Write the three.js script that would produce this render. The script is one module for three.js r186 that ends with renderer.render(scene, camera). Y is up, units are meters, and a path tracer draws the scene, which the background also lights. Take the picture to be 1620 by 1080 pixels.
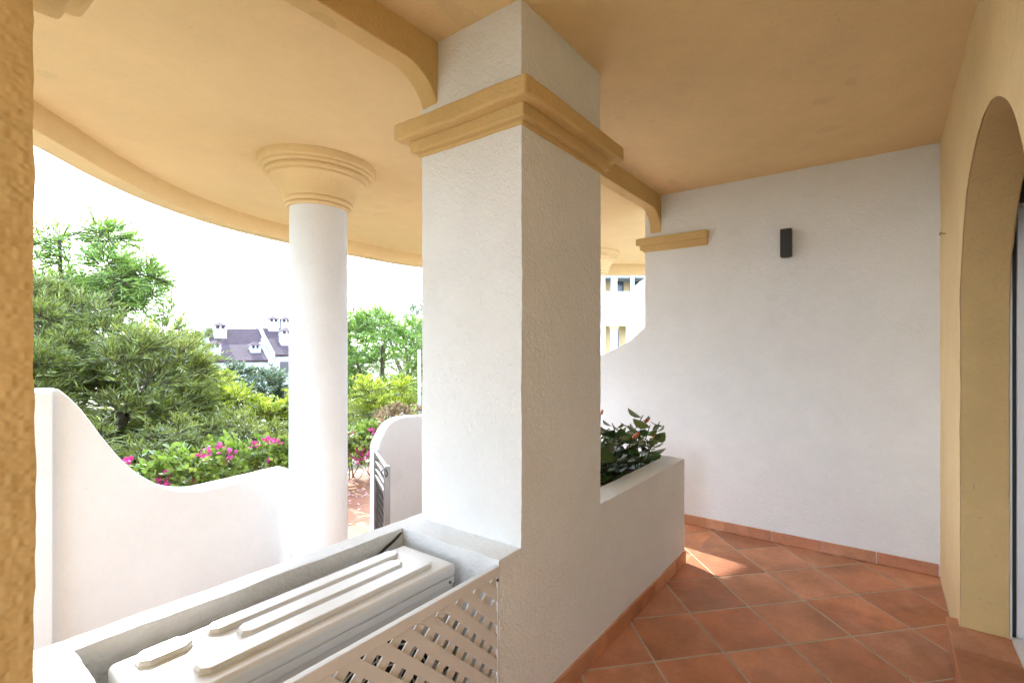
import * as THREE from 'three';
import { ImprovedNoise } from 'three/addons/math/ImprovedNoise.js';
import { TessellateModifier } from 'three/addons/modifiers/TessellateModifier.js';
import { RoundedBoxGeometry } from 'three/addons/geometries/RoundedBoxGeometry.js';
import { mergeGeometries, toCreasedNormals } from 'three/addons/utils/BufferGeometryUtils.js';

// ---------------------------------------------------------------- camera, sky, sun, exposure
const scene = new THREE.Scene();
const camera = new THREE.PerspectiveCamera(2 * Math.atan(540 / 760) * 180 / Math.PI, 1.5, 0.05, 2000);
camera.position.set(0, 1.42, 0);
camera.rotation.set(0, 34.226 * Math.PI / 180, 0);
camera.setViewOffset(1620, 1080, -73, -11, 1620, 1080);
scene.add(camera);

const SUN_FROM = new THREE.Vector3(-3.34, 1.86, -0.94).normalize();
{
  const W = 512, H = 256, d = new Float32Array(W * H * 4);
  for (let r = 0; r < H; r++) for (let c = 0; c < W; c++) {
    const up = ((r + .5) / H - .5) * Math.PI, az = ((c + .5) / W - .5) * 2 * Math.PI;
    const x = Math.cos(az) * Math.cos(up), y = Math.sin(up), z = Math.sin(az) * Math.cos(up);
    const e = Math.max(0, y), k = Math.pow(1 - e, 2.6);
    const ang = Math.acos(Math.min(1, Math.max(-1, x * SUN_FROM.x + y * SUN_FROM.y + z * SUN_FROM.z)));
    const glow = 1.6 * Math.exp(-ang / 0.38) + 0.9 * Math.exp(-ang / 0.95);
    const i = (r * W + c) * 4;
    d[i] = 0.44 + 1.55 * k + glow * .97; d[i + 1] = 0.72 + 1.55 * k + glow; d[i + 2] = 1.24 + 1.36 * k + glow * 1.03; d[i + 3] = 1;
  }
  const t = new THREE.DataTexture(d, W, H, THREE.RGBAFormat, THREE.FloatType);
  t.mapping = THREE.EquirectangularReflectionMapping; t.magFilter = THREE.LinearFilter; t.needsUpdate = true;
  scene.background = t; scene.environment = t;
}
const sun = new THREE.DirectionalLight(new THREE.Color().setRGB(1, .98, .95), 2.5);
sun.position.copy(SUN_FROM).multiplyScalar(30).add(new THREE.Vector3(-2, 0, -3));
sun.target.position.set(-2, 0, -3); sun.castShadow = true; sun.shadow.radius = 1.2;
sun.shadow.mapSize.set(4096, 4096);
Object.assign(sun.shadow.camera, { left: -25, right: 25, top: 20, bottom: -20, near: 1, far: 90 });
scene.add(sun, sun.target);

const renderer = new THREE.WebGLRenderer({ antialias: true });
renderer.toneMapping = THREE.LinearToneMapping;
renderer.toneMappingExposure = 4.6;
renderer.shadowMap.enabled = true;

// ---------------------------------------------------------------- helpers
function rngOf(seed) { let s = seed >>> 0; return () => { s = (s + 0x6d2b79f5) | 0; let t = Math.imul(s ^ (s >>> 15), 1 | s); t = (t + Math.imul(t ^ (t >>> 7), 61 | t)) ^ t; return ((t ^ (t >>> 14)) >>> 0) / 4294967296; }; }
const perlin = new ImprovedNoise();
const n3 = (x, y, z) => perlin.noise(x + 31.7, y + 17.3, z + 5.1);
const used = new Map();
function numbered(n) { const k = used.get(n) || 0; used.set(n, k + 1); return k ? n + '_' + String(k).padStart(3, '0') : n; }
function tag(o, label, category, group, kind) {
  if (label) o.userData.label = label; if (category) o.userData.category = category;
  if (group) o.userData.group = group; if (kind) o.userData.kind = kind; return o;
}
function mesh(name, g, m, parent = scene) {
  const o = new THREE.Mesh(g, m); o.name = parent === scene ? numbered(name) : name;
  o.castShadow = o.receiveShadow = true; parent.add(o); return o;
}
function thing(name, label, category, pos = [0, 0, 0], turn = 0, group, kind) {
  const o = new THREE.Group(); o.name = numbered(name); o.position.set(...pos); o.rotation.y = turn;
  scene.add(o); return tag(o, label, category, group, kind);
}
const plain = (g) => { const n = g.index ? g.toNonIndexed() : g; for (const k of Object.keys(n.attributes)) if (!['position', 'normal', 'uv'].includes(k)) n.deleteAttribute(k); n.clearGroups?.(); return n; };
function boxUV(g0, du = 0, dv = 0) {
  const g = plain(g0), p = g.attributes.position, uv = new Float32Array(p.count * 2);
  const a = new THREE.Vector3(), b = new THREE.Vector3(), c = new THREE.Vector3();
  for (let i = 0; i < p.count; i += 3) {
    a.fromBufferAttribute(p, i); b.fromBufferAttribute(p, i + 1); c.fromBufferAttribute(p, i + 2);
    const n = b.clone().sub(a).cross(c.clone().sub(a)), ax = Math.abs(n.x), ay = Math.abs(n.y), az = Math.abs(n.z);
    [a, b, c].forEach((v, k) => {
      const u = ax >= ay && ax >= az ? [v.z, v.y] : ay >= az ? [v.x, v.z] : [v.x, v.y];
      uv[(i + k) * 2] = u[0] + du; uv[(i + k) * 2 + 1] = u[1] + dv;
    });
  }
  g.setAttribute('uv', new THREE.BufferAttribute(uv, 2)); return g;
}
// plaster that a hand has laid on: cut into small faces and moved by a few millimetres
function trowel(g0, edge = .05, amp = .0025, crease = .6) {
  let g = plain(g0); g = plain(new TessellateModifier(edge, 18).modify(g));
  const p = g.attributes.position, n = p.count, q = new Float32Array(n * 3), key = [], by = new Map(), cosC = Math.cos(crease), n0 = [], n1 = [];
  for (let i = 0; i < n; i++) {
    const x = p.getX(i), y = p.getY(i), z = p.getZ(i), f = (o) => n3(x * 5 + o, y * 5, z * 5) * amp + n3(x * 23, y * 23 + o, z * 23) * amp * .55;
    q[i * 3] = x + f(0); q[i * 3 + 1] = y + f(40); q[i * 3 + 2] = z + f(90);
    key.push(Math.round(x * 2e4) + ',' + Math.round(y * 2e4) + ',' + Math.round(z * 2e4));
  }
  const face = (arr, i) => { const a = new THREE.Vector3(arr[i * 3], arr[i * 3 + 1], arr[i * 3 + 2]), b = new THREE.Vector3(arr[i * 3 + 3], arr[i * 3 + 4], arr[i * 3 + 5]).sub(a), c = new THREE.Vector3(arr[i * 3 + 6], arr[i * 3 + 7], arr[i * 3 + 8]).sub(a); return b.cross(c); };
  const keep = [];
  for (let i = 0; i < n; i += 3) {
    const a = face(p.array, i), area = a.length(); n0.push(a.normalize()); n1.push(face(q, i)); if (area < 2e-8) continue; keep.push(i);
    for (let k = 0; k < 3; k++) { const l = by.get(key[i + k]); l ? l.push(i / 3) : by.set(key[i + k], [i / 3]); }
  }
  const pos = new Float32Array(keep.length * 9), nor = new Float32Array(keep.length * 9), v = new THREE.Vector3();
  keep.forEach((i, o) => { for (let k = 0; k < 3; k++) {
    v.set(0, 0, 0); for (const t of by.get(key[i + k])) if (n0[t].dot(n0[i / 3]) > cosC) v.add(n1[t]); v.normalize();
    for (let c = 0; c < 3; c++) { pos[o * 9 + k * 3 + c] = q[(i + k) * 3 + c]; nor[o * 9 + k * 3 + c] = v.getComponent(c); } } });
  g = new THREE.BufferGeometry(); g.setAttribute('position', new THREE.BufferAttribute(pos, 3)); g.setAttribute('normal', new THREE.BufferAttribute(nor, 3));
  return boxUV(g);
}
const bx = (x0, x1, y0, y1, z0, z1) => new THREE.BoxGeometry(x1 - x0, y1 - y0, z1 - z0).translate((x0 + x1) / 2, (y0 + y1) / 2, (z0 + z1) / 2);
const rb = (x0, x1, y0, y1, z0, z1, r = .01, s = 2) => new RoundedBoxGeometry(x1 - x0, y1 - y0, z1 - z0, s, r).translate((x0 + x1) / 2, (y0 + y1) / 2, (z0 + z1) / 2);
const poly = (pts, sx = 1) => { const s = new THREE.Shape(); pts.forEach(([a, b], i) => i ? s.lineTo(a * sx, b) : s.moveTo(a * sx, b)); return s; };
function ext(shape, depth, bevel, seg = 2) {
  return bevel ? new THREE.ExtrudeGeometry(shape, { depth: depth - 2 * bevel, bevelEnabled: true, bevelSize: bevel, bevelOffset: -bevel, bevelThickness: bevel, bevelSegments: seg, curveSegments: 24 }).translate(0, 0, bevel)
    : new THREE.ExtrudeGeometry(shape, { depth, bevelEnabled: false, curveSegments: 24 });
}
const slabZ = (pts, x0, x1, b = 0) => ext(poly(pts, -1), x1 - x0, b).rotateY(Math.PI / 2).translate(x0, 0, 0);   // outline in (z, y), thickness along x
const slabX = (pts, z0, z1, b = 0) => ext(poly(pts), z1 - z0, b).translate(0, 0, z0);                              // outline in (x, y), thickness along z
const slabY = (pts, y0, y1, b = 0) => ext(poly(pts), y1 - y0, b).rotateX(Math.PI / 2).translate(0, y1, 0);         // outline in (x, z), thickness along y
const arc = (cx, cy, r, a0, a1, n, ry = r) => Array.from({ length: n + 1 }, (_, i) => { const a = a0 + (a1 - a0) * i / n; return [cx + r * Math.cos(a), cy + ry * Math.sin(a)]; });
const spline = (pts, n) => new THREE.CatmullRomCurve3(pts.map(([a, b]) => new THREE.Vector3(a, b, 0)), false, 'centripetal').getPoints(n).map((v) => [v.x, v.y]);
const tube = (pts, r, seg = 12, rad = 6) => new THREE.TubeGeometry(new THREE.CatmullRomCurve3(pts.map((p) => new THREE.Vector3(...p))), seg, r, rad);
function bar(a, b, w, d) {   // square bar between two points
  const A = new THREE.Vector3(...a), B = new THREE.Vector3(...b), g = new THREE.BoxGeometry(w, A.distanceTo(B), d);
  const m = new THREE.Matrix4().compose(A.clone().add(B).multiplyScalar(.5), new THREE.Quaternion().setFromUnitVectors(new THREE.Vector3(0, 1, 0), B.clone().sub(A).normalize()), new THREE.Vector3(1, 1, 1));
  return g.applyMatrix4(m);
}
// a plastered block built from axis-aligned pieces: one welded skin, its corners softened, its faces a little uneven
function solid(xs, ys, zs, inside, step = .022, amp = .003, rounds = 0) {
  const fine = (a) => { const o = [a[0]], c = []; for (let i = 1; i < a.length; i++) { const n = Math.max(1, Math.round((a[i] - a[i - 1]) / step)); for (let k = 1; k <= n; k++) { o.push(a[i - 1] + (a[i] - a[i - 1]) * k / n); } } return o; };
  const X = fine(xs), Y = fine(ys), Z = fine(zs), at = (i, j, k) => i >= 0 && j >= 0 && k >= 0 && i < X.length - 1 && j < Y.length - 1 && k < Z.length - 1 && inside((X[i] + X[i + 1]) / 2, (Y[j] + Y[j + 1]) / 2, (Z[k] + Z[k + 1]) / 2);
  const id = new Map(), pos = [], idx = [], vert = (i, j, k) => { const key = (i * 4096 + j) * 4096 + k; if (!id.has(key)) { id.set(key, pos.length / 3); pos.push(X[i], Y[j], Z[k]); } return id.get(key); };
  const quad = (a, b, c, d) => idx.push(a, b, c, a, c, d);
  for (let i = 0; i < X.length - 1; i++) for (let j = 0; j < Y.length - 1; j++) for (let k = 0; k < Z.length - 1; k++) if (at(i, j, k)) {
    if (!at(i + 1, j, k)) quad(vert(i + 1, j, k), vert(i + 1, j + 1, k), vert(i + 1, j + 1, k + 1), vert(i + 1, j, k + 1));
    if (!at(i - 1, j, k)) quad(vert(i, j, k), vert(i, j, k + 1), vert(i, j + 1, k + 1), vert(i, j + 1, k));
    if (!at(i, j + 1, k)) quad(vert(i, j + 1, k), vert(i, j + 1, k + 1), vert(i + 1, j + 1, k + 1), vert(i + 1, j + 1, k));
    if (!at(i, j - 1, k)) quad(vert(i, j, k), vert(i + 1, j, k), vert(i + 1, j, k + 1), vert(i, j, k + 1));
    if (!at(i, j, k + 1)) quad(vert(i, j, k + 1), vert(i + 1, j, k + 1), vert(i + 1, j + 1, k + 1), vert(i, j + 1, k + 1));
    if (!at(i, j, k - 1)) quad(vert(i, j, k), vert(i, j + 1, k), vert(i + 1, j + 1, k), vert(i + 1, j, k));
  }
  const n = pos.length / 3, next = Array.from({ length: n }, () => new Set());
  for (let q = 0; q < idx.length; q += 6) { const [a, b, c, , , d] = idx.slice(q, q + 6); for (const [u, v] of [[a, b], [b, c], [c, d], [d, a]]) { next[u].add(v); next[v].add(u); } }
  let p = Float32Array.from(pos);
  for (let it = 0; it < rounds; it++) { const o = p.slice(); for (let v = 0; v < n; v++) { const s = [0, 0, 0]; for (const u of next[v]) for (let c = 0; c < 3; c++) s[c] += p[u * 3 + c]; for (let c = 0; c < 3; c++) o[v * 3 + c] = p[v * 3 + c] * .6 + s[c] / next[v].size * .4; } p = o; }
  for (let v = 0; v < n; v++) { const [x, y, z] = [p[v * 3], p[v * 3 + 1], p[v * 3 + 2]]; for (let c = 0; c < 3; c++) p[v * 3 + c] += n3(x * 4 + c * 40, y * 4, z * 4) * amp + n3(x * 19, y * 19 + c * 40, z * 19) * amp * .6 + n3(x * 47, y * 47, z * 47 + c * 40) * amp * .35; }
  const g = new THREE.BufferGeometry(); g.setAttribute('position', new THREE.BufferAttribute(p, 3)); g.setIndex(idx); g.computeVertexNormals();
  return boxUV(toCreasedNormals(plain(g), .7));
}

// ---------------------------------------------------------------- textures and materials
function lattice(n, seed) { const r = rngOf(seed), a = new Float32Array(n * n); for (let i = 0; i < a.length; i++) a[i] = r(); return (u, v) => {   // u, v in 0..1, tiles
  const x = u * n, y = v * n, i = Math.floor(x), j = Math.floor(y), fx = x - i, fy = y - j, sx = fx * fx * (3 - 2 * fx), sy = fy * fy * (3 - 2 * fy);
  const g = (p, q) => a[((q % n) + n) % n * n + ((p % n) + n) % n];
  return (g(i, j) * (1 - sx) + g(i + 1, j) * sx) * (1 - sy) + (g(i, j + 1) * (1 - sx) + g(i + 1, j + 1) * sx) * sy; }; }
function texture(size, f, srgb, repeat = 1) {
  const d = new Uint8Array(size * size * 4);
  for (let y = 0; y < size; y++) for (let x = 0; x < size; x++) { const c = f((x + .5) / size, (y + .5) / size), i = (y * size + x) * 4; for (let k = 0; k < 3; k++) d[i + k] = Math.max(0, Math.min(255, c[k] * 255)); d[i + 3] = 255; }
  const t = new THREE.DataTexture(d, size, size, THREE.RGBAFormat); t.wrapS = t.wrapT = THREE.RepeatWrapping; t.magFilter = THREE.LinearFilter; t.minFilter = THREE.LinearMipmapLinearFilter; t.generateMipmaps = true;
  if (srgb) t.colorSpace = THREE.SRGBColorSpace; t.repeat.set(repeat, repeat); t.needsUpdate = true; return t;
}
const toS = (l) => l <= .0031308 ? l * 12.92 : 1.055 * Math.pow(l, 1 / 2.4) - .055;
const stuccoBump = (() => { const a = lattice(170, 1), b = lattice(90, 2), c = lattice(34, 3), e = lattice(9, 4);
  return texture(1024, (u, v) => { const h = .40 * a(u, v) + .34 * Math.pow(b(u, v), 1.5) + .16 * c(u, v) + .10 * e(u, v); return [h, h, h]; }, false, 1 / 1.1); })();
function plasterColour(rgb, amount, seed) { const a = lattice(5, seed), b = lattice(17, seed + 1), c = lattice(60, seed + 2), g = lattice(220, seed + 3);
  return texture(512, (u, v) => { const m = 1 + amount * ((a(u, v) - .5) * 1.1 + (b(u, v) - .5) * .8 + (c(u, v) - .5) * .5 + (g(u, v) - .5) * .4), s = g(u + .3, v) > .955 && c(v, u) > .60 ? 1 - amount * 2.6 : b(v + .4, u) * a(v, u + .3) > .66 ? 1 - amount * .9 : 1; return rgb.map((k, i) => toS(k * m * (i ? s : s * .99 + .01))); }, true, 1 / 2.3); }
const std = (o) => new THREE.MeshStandardMaterial(o);
const lin = (r, g, b) => new THREE.Color().setRGB(r, g, b);
const M = {};
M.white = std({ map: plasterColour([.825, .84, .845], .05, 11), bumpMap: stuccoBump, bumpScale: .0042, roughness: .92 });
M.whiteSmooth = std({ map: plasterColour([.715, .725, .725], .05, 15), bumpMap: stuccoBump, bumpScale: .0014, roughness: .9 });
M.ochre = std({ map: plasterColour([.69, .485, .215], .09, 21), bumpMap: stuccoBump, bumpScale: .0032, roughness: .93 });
M.ochreLight = std({ map: plasterColour([.80, .595, .315], .07, 24), bumpMap: stuccoBump, bumpScale: .0034, roughness: .93 });
M.ochreSmooth = std({ map: plasterColour([.73, .54, .28], .06, 27), bumpMap: stuccoBump, bumpScale: .0016, roughness: .9 });
M.grout = std({ map: plasterColour([.56, .46, .34], .22, 31), roughness: .95 });
const clayTex = (() => { const a = lattice(7, 41), b = lattice(23, 42), c = lattice(90, 43), g = lattice(250, 44);
  return texture(1024, (u, v) => { const m = .72 + .40 * a(u, v) + .24 * (b(u, v) - .3) + .12 * (c(u, v) - .5) + .07 * (g(u, v) - .5), w = b(v, u) * a(v + .2, u), dust = Math.max(0, w - .38) * .35;
    return [.585 * m + dust * .35, .252 * m + dust * .3 + .02 * (a(v, u) - .5), .132 * m + dust * .26].map(toS); }, true, 1 / 1.7); })();
const clayRough = (() => { const a = lattice(9, 45), c = lattice(70, 46); return texture(512, (u, v) => { const h = .42 + .26 * a(u, v) + .14 * c(u, v); return [h, h, h]; }, false, 1 / 1.3); })();
const clayBump = (() => { const a = lattice(30, 47), c = lattice(160, 48); return texture(512, (u, v) => { const h = .5 * a(u, v) + .5 * c(u, v); return [h, h, h]; }, false, 1 / 0.9); })();
M.clay = [[1, 1, 1], [.90, .87, .85], [1.10, 1.08, 1.02], [.97, .90, .82], [1.05, 1.13, 1.18]].map((c) => std({ color: lin(...c), map: clayTex, roughnessMap: clayRough, roughness: 1, bumpMap: clayBump, bumpScale: .0012 }));
M.pave = [[.62, .66, .72], [.56, .58, .62], [.68, .70, .74]].map((c) => std({ color: lin(...c), map: clayTex, roughness: .85, bumpMap: clayBump, bumpScale: .0014 }));
M.pvc = std({ color: lin(.74, .73, .72), roughness: .42 });
M.acWhite = new THREE.MeshPhysicalMaterial({ color: lin(.76, .755, .735), roughness: .42, clearcoat: .25, clearcoatRoughness: .4, bumpMap: clayBump, bumpScale: .0003 });
M.acBody = std({ color: lin(.66, .65, .62), roughness: .5 });
M.black = std({ color: lin(.018, .017, .017), roughness: .55 });
M.lamp = std({ color: lin(.03, .027, .025), roughness: .42, metalness: .3 });
M.steel = std({ color: lin(.20, .20, .20), roughness: .42, metalness: .75 });
M.darkSteel = std({ color: lin(.07, .07, .075), roughness: .5, metalness: .6 });
M.alu = std({ color: lin(.78, .78, .78), roughness: .35 });
M.rust = std({ color: lin(.12, .045, .02), roughness: .8, metalness: .3 });
M.soil = std({ map: plasterColour([.055, .035, .022], .6, 51), roughness: 1, bumpMap: stuccoBump, bumpScale: .02 });
M.bark = std({ map: plasterColour([.11, .075, .05], .5, 55), roughness: 1, bumpMap: stuccoBump, bumpScale: .012 });
M.glass = new THREE.MeshPhysicalMaterial({ color: 0xffffff, roughness: .02, transmission: 1, thickness: 0, ior: 1.5 });
M.roof = (() => { const a = lattice(40, 61), b = lattice(9, 62);
  const t = texture(512, (u, v) => { const row = .75 + .25 * Math.abs(Math.sin(v * Math.PI * 16)), m = (.6 + .6 * a(u, v) + .3 * b(u, v)) * row; return [.062 * m, .034 * m, .036 * m].map(toS); }, true, 1 / 5);
  return std({ map: t, roughness: .95 }); })();
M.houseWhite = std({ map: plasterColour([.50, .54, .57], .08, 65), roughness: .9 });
M.housePane = std({ color: lin(.06, .07, .09), roughness: .12 });
M.houseTrim = std({ color: lin(.11, .07, .08), roughness: .7 });
M.pole = std({ color: lin(.55, .62, .68), roughness: .45, metalness: .3 });

// ---------------------------------------------------------------- ground and paving
const H = 2.70, XP = -1.10, ZB = -3.81, XR = .286;
{
  const N = 110, g = new THREE.PlaneGeometry(2, 2, N, N).rotateX(-Math.PI / 2), p = g.attributes.position;
  for (let i = 0; i < p.count; i++) {
    const s = (v) => Math.sign(v) * (Math.abs(v) * 30 + Math.pow(Math.abs(v), 4) * 770);
    const x = s(p.getX(i)), z = s(p.getZ(i));
    const out = Math.max(0, -x - 5.4), d = Math.hypot(x, z);
    const y = -.25 - Math.min(7.5, out * .22) + n3(x * .3, 0, z * .3) * Math.min(.5, out * .06) + Math.max(0, d - 260) * .002;
    p.setXYZ(i, x, out > 0 ? y : -.25, z);
  }
  g.computeVertexNormals();
  const a = lattice(60, 71), b = lattice(8, 72);
  const t = texture(512, (u, v) => { const m = .5 + a(u, v) * .8, k = b(u, v); return [(.10 + .04 * k) * m, (.095 + .02 * k) * m, .045 * m].map(toS); }, true, 60);
  tag(mesh('ground', g, std({ map: t, roughness: 1 })), 'hillside ground falling away beyond the terrace under the trees', null, null, 'structure');
}
const clip = (pts, [x0, x1, z0, z1]) => {
  const side = [[p => p[0] - x0, 0], [p => x1 - p[0], 0], [p => p[1] - z0, 0], [p => z1 - p[1], 0]];
  for (const [f] of side) { const o = []; for (let i = 0; i < pts.length; i++) { const a = pts[i], b = pts[(i + 1) % pts.length], fa = f(a), fb = f(b); if (fa >= 0) o.push(a); if (fa * fb < 0) { const t = fa / (fa - fb); o.push([a[0] + (b[0] - a[0]) * t, a[1] + (b[1] - a[1]) * t]); } } pts = o; if (pts.length < 3) return null; }
  let A = 0; pts.forEach((p, i) => { const q = pts[(i + 1) % pts.length]; A += p[0] * q[1] - q[0] * p[1]; });
  return Math.abs(A) / 2 > .0012 ? pts : null;
};
const dedupe = (pts) => pts.filter((p, i) => { const q = pts[(i + 1) % pts.length]; return Math.hypot(p[0] - q[0], p[1] - q[1]) > .004; });
{ // corridor floor: square clay tiles laid on the diagonal
  const fl = thing('terrace_floor', 'diagonal terracotta tile floor of the covered terrace', null, [0, 0, 0], 0, null, 'structure');
  mesh('grout_bed', boxUV(bx(-1.705, .60, -.2, -.0022, ZB - .05, 2.6)), M.grout, fl);
  const r = rngOf(5), pitch = .345, half = (pitch - .012) / 2, s2 = Math.SQRT1_2, box = [XP + .004, XR - .004, ZB + .004, 2.38], box2 = [-1.70, XP + .004, ZB + .004, -3.115];
  const variants = [0, 1, 2, 3, 4, 5].map((k) => boxUV(slabY([[-half, -half], [half, -half], [half, half], [-half, half]], -.012, 0, .0022), k * .37, k * .23));
  for (let i = -14; i < 14; i++) for (let j = -14; j < 14; j++) {
    const p = -2.405 + (i + .5) * pitch, q = 1.872 + (j + .5) * pitch, cx = (p + q) * s2, cz = (p - q) * s2;
    if (cx < -2.0 || cx > .7 || cz < -4.3 || cz > 2.8) continue;
    const sq = [[-half, -half], [half, -half], [half, half], [-half, half]].map(([a, b]) => [cx + (a + b) * s2, cz + (a - b) * s2]);
    if (sq.some(([x]) => x < box[0])) { const c2 = clip(sq, box2); const d2 = c2 && dedupe(c2); if (d2 && d2.length > 2) mesh('tile', boxUV(slabY(d2, -.012, 0), r() * 3, r() * 3), M.clay[Math.floor(r() * 5)], fl); }
    const c = clip(sq, box); if (!c) continue;
    const mat = M.clay[Math.floor(r() * 5)], dy = (r() - .5) * .0012;
    if (sq.every(([x, z]) => x > box[0] && x < box[1] && z > box[2] && z < box[3])) {
      const t = mesh('tile', variants[Math.floor(r() * 6)], mat, fl); t.position.set(cx, dy, cz); t.rotation.set((r() - .5) * .002, Math.PI / 4 + Math.floor(r() * 4) * Math.PI / 2, (r() - .5) * .002);
    } else {
      const d = dedupe(c); if (d.length < 3) continue;
      const t = mesh('tile', boxUV(slabY(d, -.012, 0), r() * 3, r() * 3), mat, fl); t.position.y = dy;
    }
  }
}
{ // paving of the open terrace and of the garden path beyond the gate
  const fl = thing('garden_paving', 'red brown square paving outside the white garden gate', null, [0, -.15, 0], 0, null, 'structure');
  mesh('mortar_bed', boxUV(bx(-5.66, -1.69, -.12, -.0045, -6.9, 2.6)), M.grout, fl);
  const r = rngOf(6), pitch = .335, v = [0, 1, 2].map((k) => boxUV(slabY([[-.163, -.163], [.163, -.163], [.163, .163], [-.163, .163]], -.014, 0, .002), k * .41, k * .19));
  for (let i = -2; i < 10; i++) for (let j = 0; j < 17; j++) {
    const t = mesh('paving_tile', v[Math.floor(r() * 3)], M.pave[Math.floor(r() * 3)], fl);
    t.position.set(-4.83 + i * pitch, -.002 + (r() - .5) * .001, -5.6 + j * pitch); t.rotation.y = Math.floor(r() * 4) * Math.PI / 2;
  }
}

// ---------------------------------------------------------------- ceiling and curved roof slab
tag(mesh('ceiling', boxUV(bx(-1.6, .75, H, H + .25, ZB - .2, 2.6)), M.ochreLight), 'ochre plaster ceiling over the tiled terrace', null, null, 'structure');
const rim = (() => { const a = [[-3.0, 2.6], [-3.0, 1.2], [-3.12, .30], [-3.48, -.17], [-3.95, -.578], [-4.36, -.912], [-4.755, -1.322], [-5.137, -1.945], [-5.34, -2.663], [-5.41, -3.373], [-5.42, -4.373], [-4.97, -5.30], [-4.2, -6.10], [-3.37, -6.74], [-2.5, -7.2], [-1.66, -7.4]]; return spline(a, 84); })();  // unseen near stretch runs on rearward, added to cut sky light
const inward = (c, d) => c.map((p, i) => { const a = c[Math.max(0, i - 1)], b = c[Math.min(c.length - 1, i + 1)], tx = b[0] - a[0], tz = b[1] - a[1], l = Math.hypot(tx, tz); return [p[0] - tz / l * d, p[1] + tx / l * d]; });
const rimIn = inward(rim, .16);
{
  const s = thing('roof_slab', 'curved ochre roof slab with a lip along its round edge, over the open terrace', 'roof slab');
  mesh('soffit', boxUV(slabY([[-1.6, 2.6], [-1.6, -7.4], ...rim.slice().reverse()].reverse(), H, H + .25)), M.ochreSmooth, s);
  const band = [...rim, ...rimIn.slice().reverse()];
  mesh('edge_lip', boxUV(toCreasedNormals(plain(slabY(band, 2.55, H + .02, .008)), .5)), M.ochreSmooth, s);
}

// ---------------------------------------------------------------- arched beams
function archBeam(name, z0, z1, label) {   // z0 nearer, z1 farther; hangs from the ceiling between two piers
  const r = .185, y = 2.565, top = H + .02, ry = .175;
  const pts = [[z0, top], [z0, y - ry], ...arc(z0 - r, y - ry, r, 0, Math.PI / 2, 14, ry), ...arc(z1 + r, y - ry, r, Math.PI / 2, Math.PI, 14, ry), [z1, top]];
  tag(mesh(name, trowel(slabZ(pts, -1.642, -1.548, .006), .07, .002, .5), M.ochre), label, 'beam', 'arched beams on the pillar line');
}
archBeam('arched_beam', -.14, -1.385, 'ochre arched beam between the ochre pillar and the big white pillar');
archBeam('arched_beam', -1.96, ZB + .005, 'ochre arched beam from the white pillar to the white back wall');

// ---------------------------------------------------------------- pillar line: white pillar with parapet, planter and niche; ochre pillar
function capital(x0, x1, z0, z1, y = 2.238) {   // stepped moulding round a pier
  const f = (p, a, b, r = .008) => rb(x0 - p, x1 + p, a, b, z0 - p, z1 + p, r, 2);
  return trowel(mergeGeometries([f(.012, y, y + .022, .006), f(.036, y + .014, y + .066, .008), f(.084, y + .062, y + .132, .012)].map(plain)), .06, .003, .5);
}
{
  const p = thing('white_pillar', 'thick white plaster pillar with ochre moulding, joined to the low planter wall', 'pillar', [0, 0, 0]);
  const body = solid([-1.70, -1.645, -1.62, -1.60, -1.235, XP], [-.2, 0, .10, .69, H + .02], [-3.109, -3.0, -1.99, -1.969, -1.378, -1.256, -.30, -.17], (x, y, z) => {
    if (y > .69) return x > -1.645 && z > -1.969 && z < -1.378;                           // the pier
    if (z > -1.256 && z < -.30) return x < -1.62 || y < 0;                                // niche for the air conditioner
    return !(x > -1.60 && x < -1.235 && z > -3.0 && z < -1.99 && y > .10);                // planter trough
  });
  mesh('pillar_body', body, M.white, p);
  mesh('moulding', capital(-1.645, XP, -1.969, -1.378), M.ochre, p);
  // skirting tiles along the foot
  const r = rngOf(9);
  for (let z = -1.275; z > -3.1; z -= .331) { const z1 = Math.max(-3.112, z - .327); mesh('skirting_tile', boxUV(rb(XP - .004, XP + .011, .002, .077 + (r() - .5) * .001, z1, z, .003, 1), r() * 3, r() * 3), M.clay[Math.floor(r() * 5)], p); }
  mesh('soil', (trowel(bx(-1.605, -1.23, .4, .60, -3.005, -1.985), .04, .02)), M.soil, p);
}
{
  const p = thing('ochre_pillar', 'ochre plaster pillar at the left edge with stepped moulding', 'pillar');
  mesh('shaft', solid([-1.642, XP + .001], [-.05, H + .02], [-.160, 1.0], () => true, .022, .0035), M.ochre, p);  // unseen rear part lengthened into a wall to cut light from behind
  mesh('moulding', trowel(mergeGeometries([rb(-1.66, XP + .02, 2.21, 2.27, -.19, .45, .01), rb(-1.712, XP + .05, 2.236, 2.318, -.294, .48, .014), rb(-1.81, XP + .08, 2.310, 2.39, -.353, .51, .016)].map(plain)), .06, .003, .5), M.ochre, p);
}
{ // the bay behind the photographer: parapet, arch and end wall
  const p = thing('rear_parapet', 'low white parapet wall behind the ochre pillar', 'wall');
  mesh('wall_body', boxUV(rb(-1.70, XP, -.05, .69, .995, 2.39, .012)), M.white, p);
}

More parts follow.
